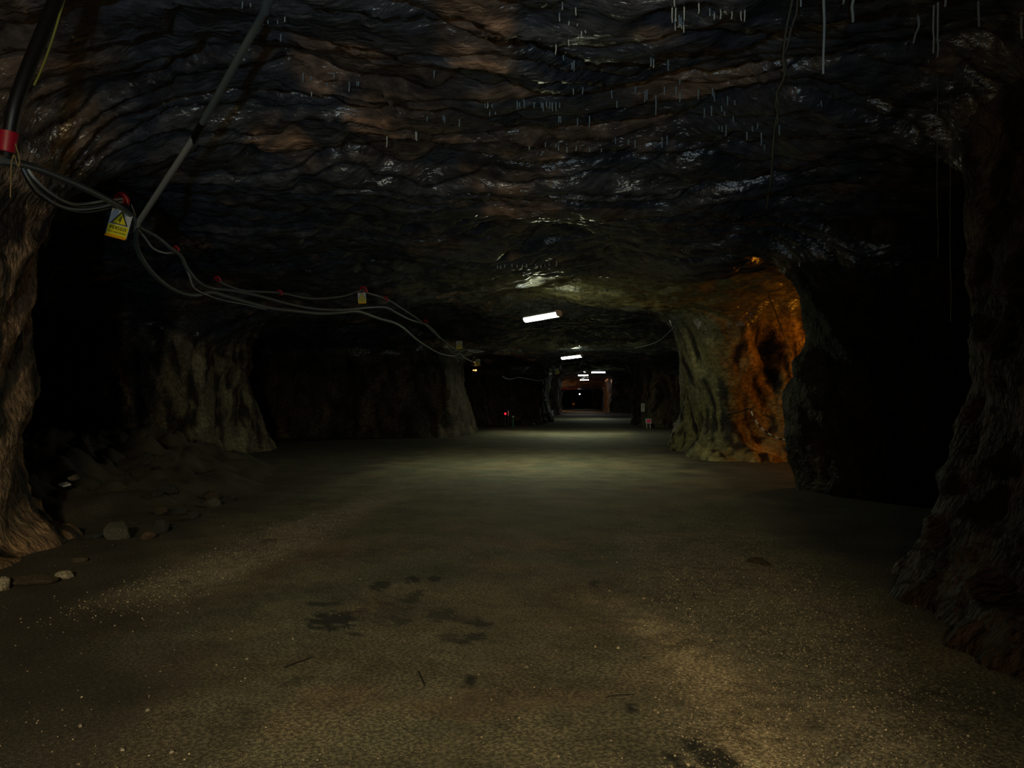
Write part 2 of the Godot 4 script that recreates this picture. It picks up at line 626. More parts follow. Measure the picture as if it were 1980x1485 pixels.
func build_rock() -> void:
	nets(-17.0, 17.0, -15.0, 2.6, 0.3)
	nets(-14.0, 12.0, 2.5, 15.1, 0.05)
	nets(-17.0, 14.0, 15.0, 30.1, 0.08)
	nets(-16.0, 14.0, 30.0, 60.1, 0.16)
	nets(-17.0, 17.0, 60.0, 166.0, 0.4)
	for called in out_v:
		var arrays := []
		arrays.resize(Mesh.ARRAY_MAX)
		arrays[Mesh.ARRAY_VERTEX] = out_v[called]
		arrays[Mesh.ARRAY_NORMAL] = out_n[called]
		arrays[Mesh.ARRAY_COLOR] = out_c[called]
		arrays[Mesh.ARRAY_INDEX] = out_i[called]
		var am := ArrayMesh.new()
		am.add_surface_from_arrays(Mesh.PRIMITIVE_TRIANGLES, arrays)
		var o := part("ceiling" if called == "ceiling" else ("wall_left" if called.begins_with("wall_left") else ("wall_right" if called.begins_with("wall_right") else called)), am, roof_mat if called == "ceiling" else rock_mat, self)
		tag(o, rock_label(called), "rock ceiling" if called == "ceiling" else "rock wall", "", "structure")

const ROCK_LABELS := {
	"ceiling": "dark rough rock ceiling of the mine drift with wavy layered ledges",
	"wall_left": "tan streaked rock pillar at the left edge beside the dark arched opening",
	"wall_right": "rough brown rock pillar at the right edge beside the black opening",
	"wall_back": "rock face closing the drift behind the viewer",
	"wall_left_second_pillar": "grey green rock pillar behind the spoil heap under the sagging cables",
	"wall_left_third_pillar": "dark rock pillar on the left beside the two small yellow signs",
	"wall_left_fourth_pillar": "dark streaked rock pillar on the left under the farthest yellow sign",
	"wall_left_fifth_pillar": "distant rock wall on the left behind the small white post",
	"wall_right_second_pillar": "black unlit rock pillar standing right of the orange lit rock",
	"wall_right_third_pillar": "rock pillar on the right lit olive and orange behind the striped chain",
	"wall_right_fourth_pillar": "brownish rock pillar on the right behind the small pink sign",
	"wall_right_fifth_pillar": "dark distant rock wall on the right before the far archway",
	"wall_right_sixth_pillar": "right jamb of the far archway touched by orange light",
	"wall_left_sixth_pillar": "left rock wall beyond the far archway in orange light",
	"wall_far": "black rock face at the very end of the drift",
}

func rock_label(called: String) -> String:
	return ROCK_LABELS[called]

# ------------------------------------------------------------------ floor
func floor_y(x: float, z: float) -> float:
	var d := -z
	var y := 0.05 * n_low.get_noise_2d(x * 0.5, d * 0.4 + 50.0) + 0.02 * n_mid.get_noise_2d(x, d + 20.0)
	# spoil heap at the mouth of the left crosscut
	var edge := -5.3 - 0.22 * maxf(d - 9.5, 0.0) + 0.5 * n_mid.get_noise_2d(d * 0.7, 3.0)
	var heap := clampf((edge - x) * 0.34, 0.0, 0.8) * smoothstep(8.4, 10.2, d) * smoothstep(19.5, 16.5, d)
	y += heap * (0.85 + 0.6 * n_mid.get_noise_2d(x * 1.3, d * 1.3)) + heap * 0.25 * n_fine.get_noise_2d(x, d)
	return y

# oil stains and damp marks on the road: (x px, y px, half width px, half depth px, strength)
var stains: Array[PackedFloat32Array] = []
func make_stains() -> void:
	for e in [[642, 1199, 42, 13, 1.0], [628, 1168, 26, 4, 0.8], [735, 1132, 14, 8, 0.9], [797, 1120, 14, 5, 1.0], [840, 1119, 10, 5, 0.9], [800, 1155, 12, 12, 0.7],
			[700, 1188, 14, 14, 0.5], [745, 1185, 30, 22, 0.5], [775, 1200, 16, 8, 0.7], [852, 1190, 20, 12, 0.7], [890, 1196, 40, 5, 0.6], [930, 1206, 22, 6, 0.9], [912, 1233, 20, 10, 0.9],
			[870, 1232, 20, 6, 0.7], [690, 1226, 14, 4, 0.8], [908, 1318, 9, 10, 1.0], [575, 1318, 26, 15, 0.45], [1218, 1368, 11, 7, 1.0], [1345, 1442, 22, 10, 1.0], [1372, 1464, 30, 14, 1.0],
			[1400, 1486, 36, 14, 1.0], [1298, 1468, 18, 8, 1.0], [1330, 1482, 18, 6, 1.0], [1150, 1130, 10, 5, 0.8], [470, 1372, 30, 8, 0.35], [350, 1383, 26, 7, 0.35], [970, 1395, 26, 12, 0.3], [1075, 1395, 26, 12, 0.35], [600, 970, 16, 5, 0.5], [520, 1045, 18, 4, 0.6]]:
		var p := ground(e[0], e[1])
		var d := -p.z
		stains.append(PackedFloat32Array([p.x, d, e[2] * d / FOCAL, e[3] * d * d / (FOCAL * CAM.y), e[4]]))

func stain_at(x: float, d: float) -> float:
	var s := 0.0
	for e in stains:
		var u := (x - e[0]) / e[2]
		var v := (d - e[1]) / e[3]
		if absf(u) > 1.8 or absf(v) > 1.8:
			continue
		var r := sqrt(u * u + v * v) + 1.15 * n_fine.get_noise_2d(x * 2.4, d * 3.4 + e[0])
		s = maxf(s, e[4] * smoothstep(1.3, 0.95, r))
	return s

# loose gravel lies where no wheels run: a strip on the left and a wide one on the right
func gravel_at(x: float, d: float) -> float:
	var w := 0.35 * n_mid.get_noise_2d(x * 0.6, d * 0.5)
	var l := smoothstep(-4.1, -3.5, x + w) * smoothstep(-2.8, -3.3, x + w) * smoothstep(4.6, 6.2, d)
	var r := smoothstep(0.2, 0.8, x + w * 0.5) * smoothstep(2.6, 1.6, x + w)
	return maxf(l * smoothstep(16.0, 10.0, d), r * smoothstep(14.0, 5.0, d))

func floor_color(x: float, z: float) -> Color:
	var d := -z
	var c := Color(0.265, 0.24, 0.16)
	var h := n_hue.get_noise_2d(x * 1.2, d * 1.2)
	c = c.lerp(Color(0.22, 0.22, 0.15), smoothstep(-0.1, 0.3, h))
	c = c.lerp(Color(0.30, 0.24, 0.155), smoothstep(0.1, 0.4, n_hue.get_noise_2d(x * 1.5 + 80.0, d * 1.5)))
	var k := n_patch.get_noise_2d(x * 1.3, d * 1.3)
	var f := n_fine.get_noise_2d(x * 3.0, d * 3.0)
	c *= 1.12 + 0.6 * k + 0.4 * f
	var g := gravel_at(x, d)
	c = c.lerp((Color(0.58, 0.52, 0.41) if x < 0.0 else Color(0.40, 0.355, 0.26)) * (1.0 + 0.7 * f + 0.4 * k), 0.8 * g)
	var line := remap(d, 3.2, 5.6, 0.95, 0.32) + 0.3 * n_mid.get_noise_2d(d * 0.9, 7.0)
	var crest := exp(-pow((x - line) / 0.2, 2.0)) * smoothstep(6.6, 5.2, d)
	c = c.lerp(Color(0.80, 0.65, 0.43) * (1.0 + 0.8 * f + 0.5 * k), 0.9 * crest)
	# floor colour darkened off the road, painting in shade on the left
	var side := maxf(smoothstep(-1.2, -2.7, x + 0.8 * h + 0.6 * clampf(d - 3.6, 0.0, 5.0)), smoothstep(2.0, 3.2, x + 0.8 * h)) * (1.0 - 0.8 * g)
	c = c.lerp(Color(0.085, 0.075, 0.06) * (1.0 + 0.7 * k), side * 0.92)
	c *= 1.0 - 0.45 * smoothstep(-1.9, -3.2, x + 0.6 * h) * smoothstep(6.5, 4.5, d)  # near left floor darkened further as painted shade
	if d < 15.0:
		c = c.lerp(Color(0.012, 0.016, 0.02), 0.92 * stain_at(x, d))
	c.a = 1.0
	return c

func patch(x0: float, x1: float, d0: float, d1: float, step: float, dip: float, vs: PackedVector3Array, cs: PackedColorArray, tris: PackedInt32Array) -> void:
	var nx := ceili((x1 - x0) / step) + 1
	var nz := ceili((d1 - d0) / step) + 1
	var base := vs.size()
	for j in nz:
		for i in nx:
			var x := x0 + i * step
			var z := -(d0 + j * step)
			vs.append(Vector3(x, floor_y(x, z) - dip, z))
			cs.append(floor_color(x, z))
	for j in nz - 1:
		for i in nx - 1:
			var a := base + j * nx + i
			tris.append_array([a, a + nx, a + 1, a + 1, a + nx, a + nx + 1])

func build_floor() -> void:
	var vs := PackedVector3Array()
	var cs := PackedColorArray()
	var tris := PackedInt32Array()
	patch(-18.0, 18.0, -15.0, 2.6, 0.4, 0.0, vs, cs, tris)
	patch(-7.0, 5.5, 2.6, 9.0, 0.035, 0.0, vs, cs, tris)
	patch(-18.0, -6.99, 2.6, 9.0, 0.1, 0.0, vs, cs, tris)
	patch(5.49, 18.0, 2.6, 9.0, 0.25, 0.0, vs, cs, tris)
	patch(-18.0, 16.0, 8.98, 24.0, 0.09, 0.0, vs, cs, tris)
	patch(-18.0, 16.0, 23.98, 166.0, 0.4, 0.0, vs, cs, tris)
	var arrays := []
	arrays.resize(Mesh.ARRAY_MAX)
	arrays[Mesh.ARRAY_VERTEX] = vs
	arrays[Mesh.ARRAY_NORMAL] = face_normals(vs, tris)
	arrays[Mesh.ARRAY_COLOR] = cs
	arrays[Mesh.ARRAY_INDEX] = tris
	var am := ArrayMesh.new()
	am.add_surface_from_arrays(Mesh.PRIMITIVE_TRIANGLES, arrays)
	var o := part("floor", am, floor_mat, self)
	tag(o, "compacted dirt road on the floor of the mine drift", "floor", "", "structure")

# ------------------------------------------------------------------ lamps
func build_lamps() -> void:
	lamp(Vector3(-0.2, 3.9, 5.0), 6.0, 0.0, Color(1.0, 0.90, 0.67), 130.0, 20.0, "tube lamp hanging in the drift behind the viewer")
	added_fill_lamp(Vector3(-0.5, 1.1, 2.6), Vector3(-2.2, 4.7, -7.2), Color(0.74, 0.90, 1.0), 11.0)  # added unseen fill lamp that brings cool light to the ceiling
	lamp(at(1048, 610, 18.5), -44.0, 2.0, Color(0.98, 1.0, 0.78), 9.0, 0.4, "largest and nearest tube lamp, tilted below the ceiling")
	lamp(at(1106, 689, 36.0), -38.0, 3.0, Color(0.97, 1.0, 0.80), 13.0, 0.6, "second nearest tube lamp, tilted, hung from the ceiling")
	lamp(at(1157, 719, 66.0), 0.0, 0.0, Color(0.95, 1.0, 0.86), 9.0, 0.8, "level tube lamp right of the far pair of lamps")
	lamp(at(1128, 725, 88.0), -10.0, 0.0, Color(1.0, 0.95, 0.95), 4.0, 0.5, "upper tube lamp of the far pair")
	lamp(at(1130, 734, 104.0), 0.0, 0.0, Color(1.0, 0.95, 0.95), 3.0, 0.5, "lower tube lamp of the far pair, above the archway")
	bulb(at(1121, 762, 140.0), M.diffuser, Color(0.9, 0.95, 1.0), 0.5, "round white lamp farthest away inside the archway")
	bulb(Vector3(7.3, 3.0, -18.3), M.amber, Color(1.0, 0.62, 0.15), 2.6, "amber lamp hidden in the right crosscut behind the black pillar")
	bulb(Vector3(-4.7, 2.2, -116.5), M.amber, Color(1.0, 0.66, 0.40), 12.0, "amber lamp in the crosscut beyond the far archway")

func added_fill_lamp(where: Vector3, aim: Vector3, c: Color, power: float) -> void:
	var t := thing("added_fill_lamp", "added fill lamp on a low stand behind the viewer, aimed at the ceiling", "lamp", where)
	t.look_at_from_position(where, aim)
	part("body", box(0.3, 0.22, 0.1), M.black, t).position.z = 0.06
	part("glass", box(0.26, 0.18, 0.02), M.diffuser, t)
	var foot := part("stand", box(0.05, 1.0, 0.05), M.black, t)
	foot.rotation = Vector3(-t.rotation.x, 0, 0)
	foot.position = foot.basis * Vector3(0, -0.5, 0.12)
	var o := SpotLight3D.new()
	o.name = "added_fill_light"
	o.light_color = c
	o.light_energy = power
	o.light_size = 0.12
	o.spot_angle = 35.0
	o.spot_angle_attenuation = 1.0
	o.spot_range = 60.0
	o.spot_attenuation = 2.0
	o.shadow_enabled = true
	t.add_child(o)
	o.position.z = -0.03

func box(sx: float, sy: float, sz: float) -> BoxMesh:
	var b := BoxMesh.new()
	b.size = Vector3(sx, sy, sz)
	return b

# a closed profile (x, y), clockwise, pushed along z by depth and centred
func prism(pts: PackedVector2Array, depth: float) -> ArrayMesh:
	var st := SurfaceTool.new()
	st.begin(Mesh.PRIMITIVE_TRIANGLES)
	st.set_smooth_group(-1)
	var n := pts.size()
	var h := depth * 0.5
	var ids := Geometry2D.triangulate_polygon(pts)
	for k in range(0, ids.size(), 3):
		for e in [0, 1, 2]:
			var p := pts[ids[k + e]]
			st.add_vertex(Vector3(p.x, p.y, h))
		for e in [0, 2, 1]:
			var p := pts[ids[k + e]]
			st.add_vertex(Vector3(p.x, p.y, -h))
	for k in n:
		var a := pts[k]
		var b := pts[(k + 1) % n]
		for v in [Vector3(a.x, a.y, h), Vector3(a.x, a.y, -h), Vector3(b.x, b.y, h), Vector3(b.x, b.y, h), Vector3(a.x, a.y, -h), Vector3(b.x, b.y, -h)]:
			st.add_vertex(v)
	st.generate_normals()
	return st.commit()

func lens_profile() -> PackedVector2Array:
	var pts := PackedVector2Array()
	for k in 13:
		var a := PI * k / 12.0
		pts.append(Vector2(0.10 * cos(a), -0.105 * pow(sin(a), 0.7)))
	return pts

func lamp(where: Vector3, turn: float, roll: float, c: Color, down: float, round_: float, label: String) -> void:
	var t := thing("tube_lamp", label, "lamp", where)
	t.rotation_degrees = Vector3(0, turn, roll)
	var lens := prism(lens_profile(), 1.2)
	var d := part("diffuser", lens, M.diffuser, t)
	d.rotation_degrees.y = 90
	var tray := PackedVector2Array([Vector2(-0.115, 0.0), Vector2(-0.115, 0.02), Vector2(-0.07, 0.06), Vector2(0.07, 0.06), Vector2(0.115, 0.02), Vector2(0.115, 0.0)])
	var hs := part("housing", prism(tray, 1.2), M.housing, t)
	hs.rotation_degrees.y = 90
	for s in [-1, 1]:
		var cap := part("end_cap", prism(lens_profile(), 0.015), M.housing, t)
		cap.rotation_degrees.y = 90
		cap.position.x = 0.607 * s
		var wire := CylinderMesh.new()
		wire.top_radius = 0.006
		wire.bottom_radius = 0.006
		wire.height = maxf(look_up(roof, where.x, where.z) - where.y + 0.25, 0.2)
		var w := part("hanger", wire, M.wire, t)
		w.position = Vector3(0.5 * s, 0.05 + wire.height * 0.5, 0)
	var l := AreaLight3D.new()
	l.name = "lamp_light"
	l.area_size = Vector2(1.26, 0.2)
	l.light_color = c
	l.light_energy = down
	l.area_range = 80.0
	l.shadow_enabled = true
	t.add_child(l)
	l.position.y = -0.115
	l.rotation_degrees = Vector3(-90, 0, 0)
	var o := OmniLight3D.new()
	o.name = "lamp_glow_light"
	o.light_color = c
	o.light_energy = round_
	o.light_size = 0.15
	o.omni_range = 80.0
	o.omni_attenuation = 2.0
	o.shadow_enabled = true
	t.add_child(o)
	o.position.y = -0.3

func bulb(where: Vector3, m: Material, c: Color, power: float, label: String) -> void:
	var t := thing("bulb_lamp", label, "lamp", where)
	var s := SphereMesh.new()
	s.radius = 0.12
	s.height = 0.24
	part("globe", s, m, t)
	var cone := CylinderMesh.new()
	cone.top_radius = 0.05
	cone.bottom_radius = 0.09
	cone.height = 0.12
	part("socket", cone, M.housing, t).position.y = 0.15
	var w := CylinderMesh.new()
	w.top_radius = 0.008
	w.bottom_radius = 0.008
	w.height = maxf(look_up(roof, where.x, where.z) - where.y, 0.3)
	part("cord", w, M.wire, t).position.y = 0.2 + w.height * 0.5
	var o := OmniLight3D.new()
	o.name = "bulb_light"
	o.light_color = c
	o.light_energy = power
	o.light_size = 0.1
	o.omni_range = 60.0
	o.omni_attenuation = 2.0
	o.shadow_enabled = true
	t.add_child(o)

# ------------------------------------------------------------------ shapes for the props
func smooth(pts: Array, each := 6) -> PackedVector3Array:
	var out := PackedVector3Array()
	var n := pts.size()
	for k in n - 1:
		var p0: Vector3 = pts[maxi(k - 1, 0)]
		var p1: Vector3 = pts[k]
		var p2: Vector3 = pts[k + 1]
		var p3: Vector3 = pts[mini(k + 2, n - 1)]
		for e in each:
			var t := float(e) / each
			out.append(0.5 * ((2.0 * p1) + (p2 - p0) * t + (2.0 * p0 - 5.0 * p1 + 4.0 * p2 - p3) * t * t + (3.0 * p1 - p0 - 3.0 * p2 + p3) * t * t * t))
	out.append(pts[n - 1])
	return out

func tube_mesh(pts: PackedVector3Array, r0: float, r1 := -1.0, sides := 8) -> ArrayMesh:
	if r1 < 0.0:
		r1 = r0
	var vs := PackedVector3Array()
	var ns := PackedVector3Array()
	var ix := PackedInt32Array()
	var n := pts.size()
	var side := Vector3.ZERO
	for k in n:
		var dir := (pts[mini(k + 1, n - 1)] - pts[maxi(k - 1, 0)]).normalized()
		if k == 0:
			side = dir.cross(Vector3.UP if absf(dir.y) < 0.9 else Vector3.RIGHT).normalized()
		side = (side - dir * side.dot(dir)).normalized()
		var other := dir.cross(side)
		var r := lerpf(r0, r1, float(k) / (n - 1))
		for s in sides:
			var a := TAU * s / sides
			var v := side * cos(a) + other * sin(a)
			vs.append(pts[k] + v * r)
			ns.append(v)
	for k in n - 1:
		for s in sides:
			var a := k * sides + s
			var b := k * sides + (s + 1) % sides
			ix.append_array([a, a + sides, b, b, a + sides, b + sides])
	for e in [0, n - 1]:
		var c := vs.size()
		vs.append(pts[e])
		var out_dir := (pts[e] - pts[1 if e == 0 else n - 2]).normalized()
		ns.append(out_dir)
		for s in sides:
			var a: int = e * sides + s
			var b: int = e * sides + (s + 1) % sides
			ix.append_array([c, a, b] if e == 0 else [c, b, a])
	var arrays := []
	arrays.resize(Mesh.ARRAY_MAX)
	arrays[Mesh.ARRAY_VERTEX] = vs
	arrays[Mesh.ARRAY_NORMAL] = ns
	arrays[Mesh.ARRAY_INDEX] = ix
	var am := ArrayMesh.new()
	am.add_surface_from_arrays(Mesh.PRIMITIVE_TRIANGLES, arrays)
	return am

# pixel way-points [x, y, depth] -> a run in space, relative to its first point
func run_of(way: Array, each := 6) -> PackedVector3Array:
	var pts := []
	for w in way:
		pts.append(at(w[0], w[1], w[2]))
	return smooth(pts, each)

func cable(called: String, way: Array, r: float, m: Material, label: String, category := "cable", group := "") -> MeshInstance3D:
	return rod(called, run_of(way), r, r, m, label, category, group)

# one tube as a thing of its own, its node at its first point
func rod(called: String, pts: PackedVector3Array, r0: float, r1: float, m: Material, label: String, category: String, group := "", sides := 8) -> MeshInstance3D:
	var first := pts[0]
	for k in pts.size():
		pts[k] -= first
	var o := part(called, tube_mesh(pts, r0, r1, sides), m, self)
	o.position = first
	tag(o, label, category, group)
	return o

# a broken stone: a ball cut by random planes
func stone_mesh(size: Vector3, cuts := 9, detail := 10) -> ArrayMesh:
	var pn := []
	for k in cuts:
		pn.append([Vector3(rng.randfn(), rng.randfn(), rng.randfn()).normalized(), rng.randf_range(0.55, 0.85)])
	pn.append([Vector3.DOWN, 0.5])
	var st := SurfaceTool.new()
	st.begin(Mesh.PRIMITIVE_TRIANGLES)
	st.set_smooth_group(-1)
	var grid := []
	for j in detail + 1:
		var row := []
		for i in detail * 2:
			var th := PI * j / detail
			var ph := PI * i / detail
			var v := Vector3(sin(th) * cos(ph), cos(th), sin(th) * sin(ph))
			var r := 1.0
			for p in pn:
				var dd: float = p[0].dot(v)
				if dd > 0.01:
					r = minf(r, p[1] / dd)
			row.append(v * r * size * 0.5)
		grid.append(row)
	for j in detail:
		for i in detail * 2:
			var a: Vector3 = grid[j][i]
			var b: Vector3 = grid[j][(i + 1) % (detail * 2)]
			var c: Vector3 = grid[j + 1][i]
			var d: Vector3 = grid[j + 1][(i + 1) % (detail * 2)]
			if j > 0:
				st.add_vertex(a); st.add_vertex(c); st.add_vertex(b)
			if j < detail - 1:
				st.add_vertex(b); st.add_vertex(c); st.add_vertex(d)
	st.generate_normals()
	return st.commit()

# ------------------------------------------------------------------ props
func build_props() -> void:
	build_cables()
	build_signs()
	build_straws()
	build_ground_things()
	build_far_things()

func build_cables() -> void:
	cable("cable", [[-60, 318, 5.0], [0, 311, 5.2], [60, 322, 5.6], [120, 345, 6.2], [180, 372, 6.9], [240, 405, 7.75], [262, 430, 8.1], [262, 470, 8.5], [276, 503, 8.9], [305, 538, 9.5], [340, 562, 10.2], [375, 571, 10.9], [408, 565, 11.3], [442, 574, 11.68], [515, 594, 12.5], [560, 600, 13], [620, 606, 13.8], [660, 604, 14.3], [691, 602, 14.77], [730, 615, 15.57], [772, 629, 17.2], [810, 660, 20.75], [849, 683, 25.2], [877, 688, 28], [887, 683, 29], [898, 692, 30], [912, 699, 31]], 0.033, M.cable, "thickest grey cable sagging lowest along the left pillars")
	cable("cable", [[262, 436, 8.35], [300, 456, 8.9], [330, 480, 9.4], [350, 496, 9.8], [362, 520, 10.1], [385, 546, 10.6], [410, 557, 11.32], [450, 562, 11.77], [500, 572, 12.33], [560, 588, 13], [610, 597, 13.67], [660, 599, 14.3], [705, 595, 15.01], [744, 594, 15.88], [765, 604, 16.86], [793, 618, 18.93], [828, 630, 23], [849, 651, 25.2], [870, 669, 27.3], [887, 678, 28.8], [905, 676, 30.2], [933, 679, 32]], 0.028, M.cable, "dark grey cable running just above the lowest sagging cable")
	cable("cable", [[425, 545, 11.49], [450, 556, 11.77], [480, 563, 12.11], [541, 566, 12.79], [600, 577, 13.53], [660, 573, 14.3], [698, 562, 14.87], [712, 567, 15.17], [744, 577, 15.88], [770, 592, 17.1], [820, 626, 22], [850, 655, 25.3]], 0.021, M.cable, "thin grey cable tied up by the red ties near the small sign")
	cable("cable", [[264, 440, 8.4], [282, 462, 8.7], [296, 480, 9.0], [318, 489, 9.3], [345, 492, 9.8], [365, 530, 10.2], [375, 556, 10.6], [400, 570, 11.2], [430, 580, 12.0], [470, 588, 13.0], [515, 598, 14.2]], 0.014, M.cable_pale, "thin pale wire looping beneath the junction by the big warning sign")
	for k in 4:
		var o := 7.0 * k
		cable("cable", [[40 + k * 2, 318 - k, 5.5], [50 + o * 0.9, 345 + o * 0.1, 5.65], [72 + o * 1.3, 376 - o * 0.1, 6.0], [112 + o * 0.9, 399 - o * 0.5 + (k % 2) * 3, 6.5], [160, 410 - o * 0.75, 7.0], [205, 403 - o * 0.7, 7.5], [236, 393 - o * 0.4, 7.9]], 0.010 + 0.003 * (k % 2), M.cable_black if k % 2 == 0 else M.cable_pale, ["topmost", "second from the top", "third from the top", "lowest"][3 - k] + " of four thin cables drooping left of the big warning sign", "cable", "drooping bundle of thin cables")
	cable("cable", [[887, 662, 28.8], [895, 672, 29.5], [901, 676, 30.0], [919, 681, 31.2], [935, 680, 32.3]], 0.016, M.cable_pale, "short pale cable under the third warning sign")
	cable("cable", [[920, 698, 33.0], [913, 706, 33.2], [916, 690, 33.0], [924, 683, 32.6]], 0.016, M.cable, "short cable looping behind the fourth warning sign")
	cable("cable", [[972, 728, 40.0], [979, 732, 40.6], [989, 733, 41.4], [1000, 730, 42.4], [1012, 731, 43.2], [1030, 734, 44.4], [1045, 736, 45.6], [1058, 731, 46.6], [1066, 728, 47.2], [1075, 727, 47.8]], 0.03, M.cable_pale, "white cable hanging free left of the farthest warning sign")
	cable("cable", [[985, 723, 41.0], [1003, 722, 42.4], [1028, 722, 44.4], [1050, 721, 46.0], [1074, 719, 47.8]], 0.018, M.cable, "thin grey cable above the free hanging white cable")
	cable("cable", [[1335, 592, 19.9], [1324, 600, 19.9], [1316, 612, 20.0], [1306, 628, 20.6], [1290, 646, 21.8], [1272, 660, 23.5], [1250, 668, 25.5], [1228, 673, 28.0]], 0.013, M.cable, "knotted cable drooping from the corner of the olive rock pillar")
	# the supports
	var hose := thing("hose", "thick black hose hanging at upper left with a red sleeve", "hose")
	var hp := run_of([[128, -60, 4.6], [108, 0, 4.75], [84, 60, 4.9], [55, 130, 5.05], [30, 200, 5.15], [18, 262, 5.2], [14, 300, 5.25]])
	part("hose_body", tube_mesh(hp, 0.05, -1.0, 14), M.hose, hose)
	part("sleeve", tube_mesh(run_of([[17, 256, 5.2], [15, 272, 5.2], [12, 293, 5.2]]), 0.072, 0.062, 14), M.red, hose)
	cable("cord", [[130, -20, 4.7], [118, 20, 4.8], [100, 80, 4.9], [82, 130, 5.0], [66, 165, 5.05]], 0.008, M.string, "thin yellow green cord hanging beside the black hose", "cord")
	cable("string", [[30, 278, 5.15], [36, 300, 5.15], [38, 312, 5.15], [36, 322, 5.15], [32, 314, 5.15], [27, 300, 5.15], [22, 318, 5.15], [21, 350, 5.15], [20, 382, 5.15]], 0.005, M.twine, "frayed brown twine tied to the cable below the red sleeve", "string")
	var pipe := thing("pipe", "grey pipe slanting from the ceiling down to the big warning sign", "pipe")
	part("upper_pipe", tube_mesh(PackedVector3Array([at(527, -6, 5.4), at(372, 272, 6.85)]), 0.031, -1.0, 12), M.pipe_dark, pipe)
	part("taped_joint", tube_mesh(PackedVector3Array([at(392, 237, 6.63), at(380, 259, 6.76), at(372, 273, 6.86)]), 0.037, 0.034, 12), M.tape, pipe)
	part("lower_pipe", tube_mesh(PackedVector3Array([at(376, 265, 6.8), at(258, 445, 8.25)]), 0.031, -1.0, 12), M.pipe, pipe)
	part("ceiling_bracket", tube_mesh(PackedVector3Array([at(522, -26, 5.35), at(512, 24, 5.5)]), 0.045, 0.04, 10), M.pipe_dark, pipe)
	var ties := [[236, 386, 8.15, 0.075, "large red tie gathering the cables above the big warning sign"], [341, 481, 9.6, 0.04, "small dull red tie on the cables right of the big warning sign"], [421, 540, 11.5, 0.05, "red tie against the grey rock where the thin cable begins"],
		[541, 566, 12.8, 0.05, "red tie halfway along the sagging cables over the grey pillar"], [703, 560, 14.95, 0.07, "red tie just above the second warning sign"], [745, 578, 15.9, 0.058, "red tie right of and below the second warning sign"], [823, 622, 22.3, 0.06, "faint red tie left of the third warning sign"]]
	for e in ties:
		var t := thing("cable_tie", e[4], "cable tie", at(e[0], e[1], e[2]), "red ties holding the cables")
		var r: float = e[3]
		var ring := TorusMesh.new()
		ring.inner_radius = r * 0.62
		ring.outer_radius = r
		ring.rings = 16
		ring.ring_segments = 8
		var rg := part("loop", ring, M.red, t)
		rg.rotation_degrees = Vector3(70, 30, 60)
		part("strap", tube_mesh(smooth([Vector3(-r, r * 0.2, 0), Vector3(-r * 0.3, r * 0.75, 0.02), Vector3(r * 0.5, r * 0.6, 0.02), Vector3(r * 0.95, -r * 0.2, 0), Vector3(r * 0.8, -r * 0.9, 0)]), r * 0.42, r * 0.3), M.red, t)
	var hook := thing("wire_hook", "bent steel wire hook beside the big warning sign", "hook")
	part("wire", tube_mesh(run_of([[254, 396, 8.1], [259, 408, 8.1], [262, 418, 8.1], [258, 424, 8.1], [257, 432, 8.1], [262, 439, 8.1], [270, 436, 8.1], [267, 430, 8.1]]), 0.006), M.wire, hook)
	# wires on the right
	var tw := thing("hanging_wire", "twisted pair of wires hanging from the ceiling at upper right", "wire")
	part("strand", tube_mesh(run_of([[1537, -30, 5.2], [1530, 10, 5.35], [1520, 60, 5.6], [1515, 110, 5.9], [1520, 135, 6.1], [1512, 158, 6.3], [1503, 180, 6.6], [1506, 205, 6.9], [1498, 250, 7.5], [1495, 300, 8.4], [1490, 350, 9.5], [1483, 400, 11.0], [1474, 440, 12.6], [1467, 500, 16.0], [1463, 522, 18.0]]), 0.008), M.wire, tw)
	part("strand", tube_mesh(run_of([[1543, -30, 5.2], [1541, 20, 5.4], [1530, 55, 5.6], [1522, 90, 5.8], [1514, 115, 6.0], [1517, 140, 6.2], [1513, 160, 6.35], [1504, 178, 6.6], [1501, 205, 6.9], [1505, 230, 7.2], [1497, 260, 7.7], [1493, 310, 8.6], [1492, 340, 9.2], [1482, 395, 10.9], [1475, 430, 12.3], [1466, 505, 16.2]]), 0.008), M.wire, tw)
	cable("wire", [[1465, 528, 18.4], [1480, 560, 18.6], [1495, 592, 18.7], [1512, 638, 18.8], [1527, 680, 18.9], [1532, 692, 18.9]], 0.012, M.cable_black, "black wire slanting down across the orange lit rock", "wire")
	for e in [[1838, 484, 622, "longer thin thread hanging in the black opening at right"], [1813, 380, 500, "faint thread hanging in the black opening left of the longer one"]]:
		cable("thread", [[e[0], e[1] - 300, 6.9], [e[0] - 1, e[1], 6.9], [e[0] + 1, (e[1] + e[2]) * 0.5, 6.9], [e[0], e[2], 6.9]], 0.003, M.wire, e[3], "thread")
	# chain across the crosscut mouth
	var ch := thing("barrier_chain", "black and white barrier chain sagging across the orange lit crosscut", "chain")
	var run := run_of([[1405, 802, 19.4], [1428, 797, 19.3], [1449, 790, 19.2], [1456, 804, 19.0], [1466, 820, 18.9], [1478, 833, 18.8], [1492, 842, 18.7], [1506, 848, 18.6], [1522, 851, 18.5], [1550, 845, 18.3]], 4)
	var white := false
	for k in range(0, run.size() - 2, 2):
		white = k >= 10 and k <= 31 and (k / 2) % 2 == 1
		part("link", tube_mesh(PackedVector3Array([run[k], run[k + 1], run[k + 2]]), 0.022 if white else 0.016), M.white if white else M.black, ch)

